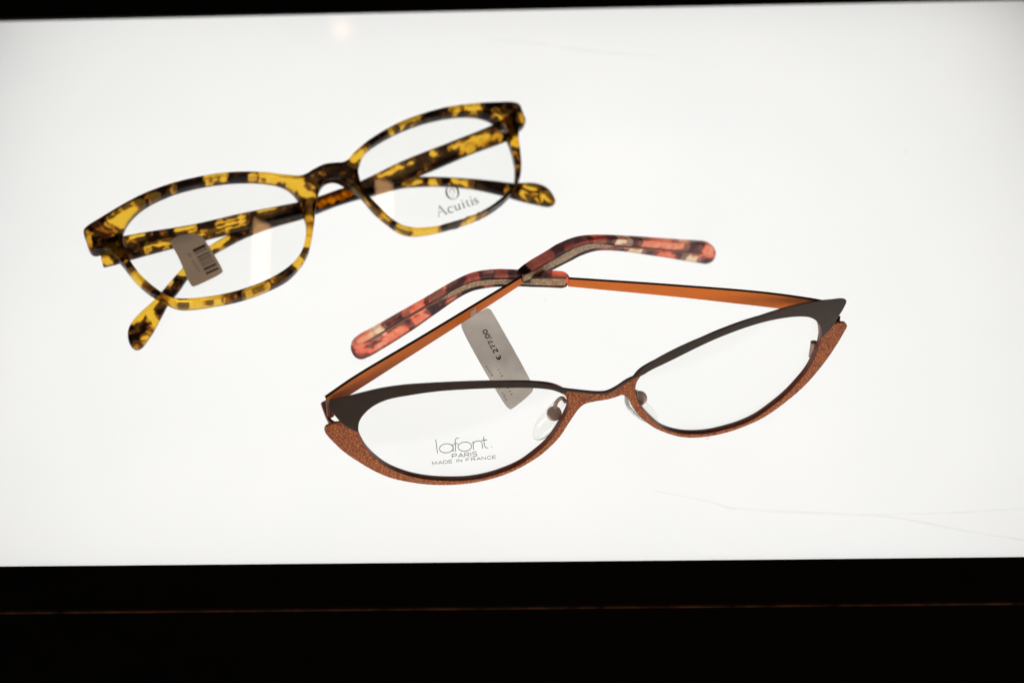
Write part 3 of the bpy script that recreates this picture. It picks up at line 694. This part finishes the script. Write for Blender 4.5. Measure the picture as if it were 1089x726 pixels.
tpB = [(106, 256, 1), (107.5, 273.5), (109.5, 281, 1), (123, 277.8), (141.7, 272), (179, 262), (219.5, 251.7), (241.6, 246.2), (290, 234), (320, 227), (345, 220), (375, 210.5), (400, 204), (426.7, 197), (441.6, 195.4), (468.9, 194.8), (503.6, 197.8), (535.8, 204.8), (550.7, 209.2), (573, 214.6), (586, 216.4), (591.4, 213.6), (590.6, 208.6), (582.6, 198.2), (570.5, 193.2), (556.9, 192.7), (545.7, 193), (528.4, 191), (503.6, 188.5), (478.8, 186.9), (454, 186.2), (430, 187), (400, 190.5), (365, 198.2), (338, 207.5), (318, 212.9), (256, 225.2), (206.4, 236.5), (133.2, 248.9)]
cA = [(406,185,428,176,3.6),(437,172,439,171,3.4),(460,163,463,161,3.8),(482,155,520,140,3),(500,161,503,160,4),(495,157,530,142,5,.56),(222,264,240,252,4),(192,287,193,288,5),(144,338,166,317,5.5),(157,330,166,342,4.5),(153,358,157,355,3.2,.85),(144,365,148,366,3.5,.5),(159,348,164,346,3,.45),(340,216,372,204,5,.56),(352,213,358,211,3,.7),(268,240,280,236,3),(180,303,184,297,1.5,.8),(296,232,312,226,3,.5)]
cB = [(340,216,372,204,5,.56),(352,213,358,211,3,.7),(139,251,152,248.5,2.8),(157,260.5,182,256,3),(172,246.5,176,246,3,.45),(188,243,206,238,3.6),(203,249,222,246.5,3),(228,245,260,236.5,2.6),(232,235.5,250,231,2.6),(255,230,258,229,3),(275,223.5,293,220,2.2),(242,240,262,236,2.6),(275,241,277,240,3),(109,273,117,277,4,.9),(430,193,447,191,3.4),(459,191,467,192.5,3.4),(483,190.5,501,194.5,3.8),(539,203,542,203,2.6,.8),(556,205,562,209,3.6),(560,197,570,199,4.4),(572,209,575,212,3),(579,206,584,211,4),(588,211,590,213,2.4),(150,266,160,264,2.5,.45)]
tA = mottled_part('temple', SA, outline(pxs(SA, tpA)), [], -3.2, 0, 1.05, .38, cA, M['tort'], tort, 5.1)
tB = mottled_part('temple', SB, outline(pxs(SB, tpB)), [], -3.2, 0, 1.05, .38, cB, M['tort'], tort, 7.9)
for sf, p0, p1 in ((SA, (530, 141), (537, 138)), (SB, (124, 261), (131, 259))):
    q0, q1 = sf.pt(*sf.uv(p0), .35), sf.pt(*sf.uv(p1), .35)
    V, F = join([tube([q0, q1], .8), tube([q1 - sf.V * 1.5, q1 + sf.V * 1.5], .9)]); obj('hinge', V, F, M['steel'], tort, angle=30)

# lens lettering: roman word with a ring emblem above
e1 = np.array([595, -200.]) / 628; e2 = np.array([-200., -595]) / 628; org = np.array([222., 552])
def ac(pts): return [tuple(np.array([450, 190]) + (org + e1 * x + e2 * y) / 13.61) for x, y in pts]
def el(cx, cy, rx, ry, a0, a1, n=18): return [(cx + rx*math.cos(math.radians(a0 + (a1-a0)*i/n)), cy + ry*math.sin(math.radians(a0 + (a1-a0)*i/n))) for i in range(n+1)]
K, H_ = .62, .24
aw = []
def st(pts, w): aw.append((ac(pts), w))
st([(2,0),(62,148)], H_); st([(58,150),(122,0)], K); st([(26,52),(92,52)], H_); st([(-14,3),(22,3)], H_); st([(98,3),(146,3)], H_*1.1)
n = 18; st(el(205,40,42,42,48,318), [H_ + (K-H_)*math.sin(math.pi*i/n)**1.0 for i in range(n+1)])
st([(238,74),(238,62)], .3)
st([(275,82),(275,28),(283,9),(300,3),(318,8),(333,24)], [K,K,K*.9,K*.7,.4,H_]); st([(335,82),(335,3)], K); st([(260,81),(276,81)], H_); st([(320,81),(336,81)], H_); st([(335,3),(350,3)], H_)
for x in (396, 528):
    st([(x,80),(x,2)], K); st([(x-18,79),(x+1,79)], H_); st([(x-18,3),(x+18,3)], H_); st([(x-9,116),(x+9,116)], .66)
st([(458,104),(458,24),(464,8),(476,3),(492,8)], [H_,K,K,.5,H_]); st([(436,79),(490,79)], .28)
st([(612,62),(606,76),(592,82),(576,80),(566,68),(572,54),(592,42),(610,30),(616,18),(606,5),(586,2),(570,8),(562,24)], [H_,.3,.35,.4,.5,.6,.66,.6,.5,.4,.35,.3,H_])
def em(pts): return [(450 + x/13.61, 190 + y/13.61) for x, y in pts]
n = 48; rot = -.35
aw.append((em(arc(422, 196, 86, 104, 0, 360, n, rot)), [.2 + .75 * abs(math.cos(2*math.pi*i/n)) ** 1.5 for i in range(n+1)]))
V, F = strokes(FT, aw, lambda u, v: hTR(u, v) + .06); obj('lens_print', V, F, M['ink'], lTR, smooth=False)
sw = [(em(arc(418, 190, 34, 42, 190, -70, 20, rot)), [.15 + .3*math.sin(math.pi*i/20) for i in range(21)]), (em([(428, 230), (426, 250), (434, 268)]), .25), (em([(396, 196), (400, 206), (408, 208)]), .3)]
V, F = strokes(FT, sw, lambda u, v: hTR(u, v) + .06); obj('lens_print', V, F, M['inkfaint'], lTR, smooth=False)

# its bar-coded tag, wrapped round the temple
GT = Surf(oT, dT, VT, lambda u, v: SB.off(u, v) - .25 + max(0.0, 0.05 * (SB.uv((205, 254))[1] - v)))
oB = SB.uv((205, 254))[1]
GT.off = lambda u, v: SB.off(u, v) - .3 + max(0.0, .06 * (oB - v))
base2 = GT.pt(*GT.uv((208, 270)))
tag2 = thing('price_tag', 'small bar-coded tag on the tortoiseshell temple, shade painted into its brownish paper, seen through the lens', 'price tag', base2)
fl2 = [(181.8, 257.5), (183.5, 254.3), (191, 250.5), (203, 249), (213.5, 250.6), (216.5, 253.5), (236.2, 286), (236.7, 289), (234.5, 291), (207.5, 304), (204.8, 304.4), (202.5, 302), (190, 274)]
L2 = outline(pxs(GT, fl2)); V, F = plate(L2, [], -.12, 0, .02)
obj('tag_paper', onto(GT, V), F, M['tag2'], tag2, smooth=False)
wr2 = [(190.5, 252.4, 1), (192, 248.6), (196, 246.6), (201, 247.2), (204.8, 250.2, 1)]
def z9(x, y): return (160 + x / 9.07, 230 + y / 9.07)
bars = []
ra, rb = np.array([405., 322]), np.array([542., 562]); rc = np.array([118., -54])
t = 0; rnd = random.Random(11)
spec = [(0, .10, 1), (.13, .15, .5), (.18, .20, .4), (.30, .34, .75), (.37, .385, .4), (.42, .45, .9), (.48, .495, .6), (.53, .55, .5), (.60, .62, .5), (.66, .68, .4), (.76, .83, 1), (.86, .875, .5), (.93, 1.0, 1)]
for s0, s1, _ in spec:
    m = ra + (rb - ra) * (s0 + s1) / 2
    bars.append(([z9(*m), z9(*(m + rc))], (s1 - s0) / 2 * np.linalg.norm(rb - ra) / 9.07))
V, F = strokes(GT, bars, lambda u, v: .04); obj('bar_code', V, F, M['tagink'], tag2, smooth=False)
dg_ = []
for k in range(9):
    m = np.array([362., 372]) + (np.array([458., 540]) - np.array([362., 372])) * k / 8
    if k == 2: continue
    dg_.append(([z9(*m), z9(*(m + np.array([26., -12])))], .55 if k < 2 else .38))
V, F = strokes(GT, dg_, lambda u, v: .04); obj('faded_print', V, F, M['tagfaint'], tag2, smooth=False)

# ================================================================ LIGHT
w = bpy.data.worlds.new('World'); SC.world = w; w.use_nodes = True
bg = w.node_tree.nodes['Background']; bg.inputs[0].default_value = (.9, .7, .5, 1); bg.inputs[1].default_value = .012

def area_light(name, loc, target, sx, sy, power, col, spread=math.pi):
    L = bpy.data.lights.new(name, 'AREA'); L.shape = 'RECTANGLE'; L.size = sx * S; L.size_y = sy * S; L.energy = power; L.color = col; L.spread = spread
    o = bpy.data.objects.new(name, L); COL.objects.link(o); o.location = [float(x) * S for x in loc]
    d = Vector([float(x) for x in (np.array(target) - np.array(loc))]); o.rotation_euler = d.to_track_quat('-Z', 'Y').to_euler()
    return o
LAMP = 4.78; ROOM_FILL = 1500; STRIP = 50
yc = (yn[0] + yf[1]) / 2
# tubes inside the box, behind the opal sheet
def tube_bank(x0, x1, y0, y1, z, power):
    area_light('box_lamp', ((x0+x1)/2, (y0+y1)/2, z), ((x0+x1)/2, (y0+y1)/2, 0), x1-x0, y1-y0, LAMP * power, (1, 1, .99))
tube_bank(-200, 200, -97, 195, -38, 11.6)
tube_bank(-90, 90, -20, 110, -62, .213)
tube_bank(-130, 130, -97, -70, -38.4, .34)
tube_bank(-190, 190, -97, -80, -14, .08)
tube_bank(-180, 180, 165, 195, -38.4, .3)
# ceiling strip lamp, mirrored in the lenses of the tortoiseshell pair
area_light('strip_lamp', (134, 190, 1010), (134, 190, 0), 64, 270, STRIP, (1, .54, .24))
# warm shop lamp overhead, seen mirrored in the glossy sheet and in the lenses
p = tb((363, 31)); d = ray((363, 31)); d = d * np.array([1, 1, -1])
lp = p + d * (1100 / d[2])
area_light('shop_lamp', lp, p, 24, 18, 1.1, (1, .6, .3))

# broad fill added low behind the camera to brighten the camera-facing sides
area_light('room_fill', (-250, -1500, 520), (0, 0, 20), 1300, 700, ROOM_FILL, (1, .95, .89))

# ================================================================ CAMERA
cd = bpy.data.cameras.new('camera'); co = bpy.data.objects.new('camera', cd); COL.objects.link(co)
co.location = [float(x) * S for x in CAM]
co.rotation_euler = (math.pi / 2 - EL, 0, 0)
cd.sensor_width = 36; cd.sensor_fit = 'HORIZONTAL'; cd.lens = 18 / math.tan(FOV / 2)
cd.clip_start = .05; cd.clip_end = 200
cd.dof.use_dof = True; cd.dof.focus_distance = float(np.dot(FO.pt(0, 14) - CAM, FWD)) * S; cd.dof.aperture_fstop = 1.15
SC.camera = co
SC.view_settings.view_transform = 'Standard'; SC.view_settings.look = 'None'; SC.view_settings.exposure = 0; SC.view_settings.gamma = 1
SC.render.engine = 'CYCLES'
c = SC.cycles
c.max_bounces = 14; c.transmission_bounces = 10; c.transparent_max_bounces = 24; c.diffuse_bounces = 4; c.glossy_bounces = 4
c.use_denoising = True; c.sample_clamp_indirect = 6; c.caustics_refractive = True
for o in list(bpy.data.objects):
    if '_base' in o: del o['_base']
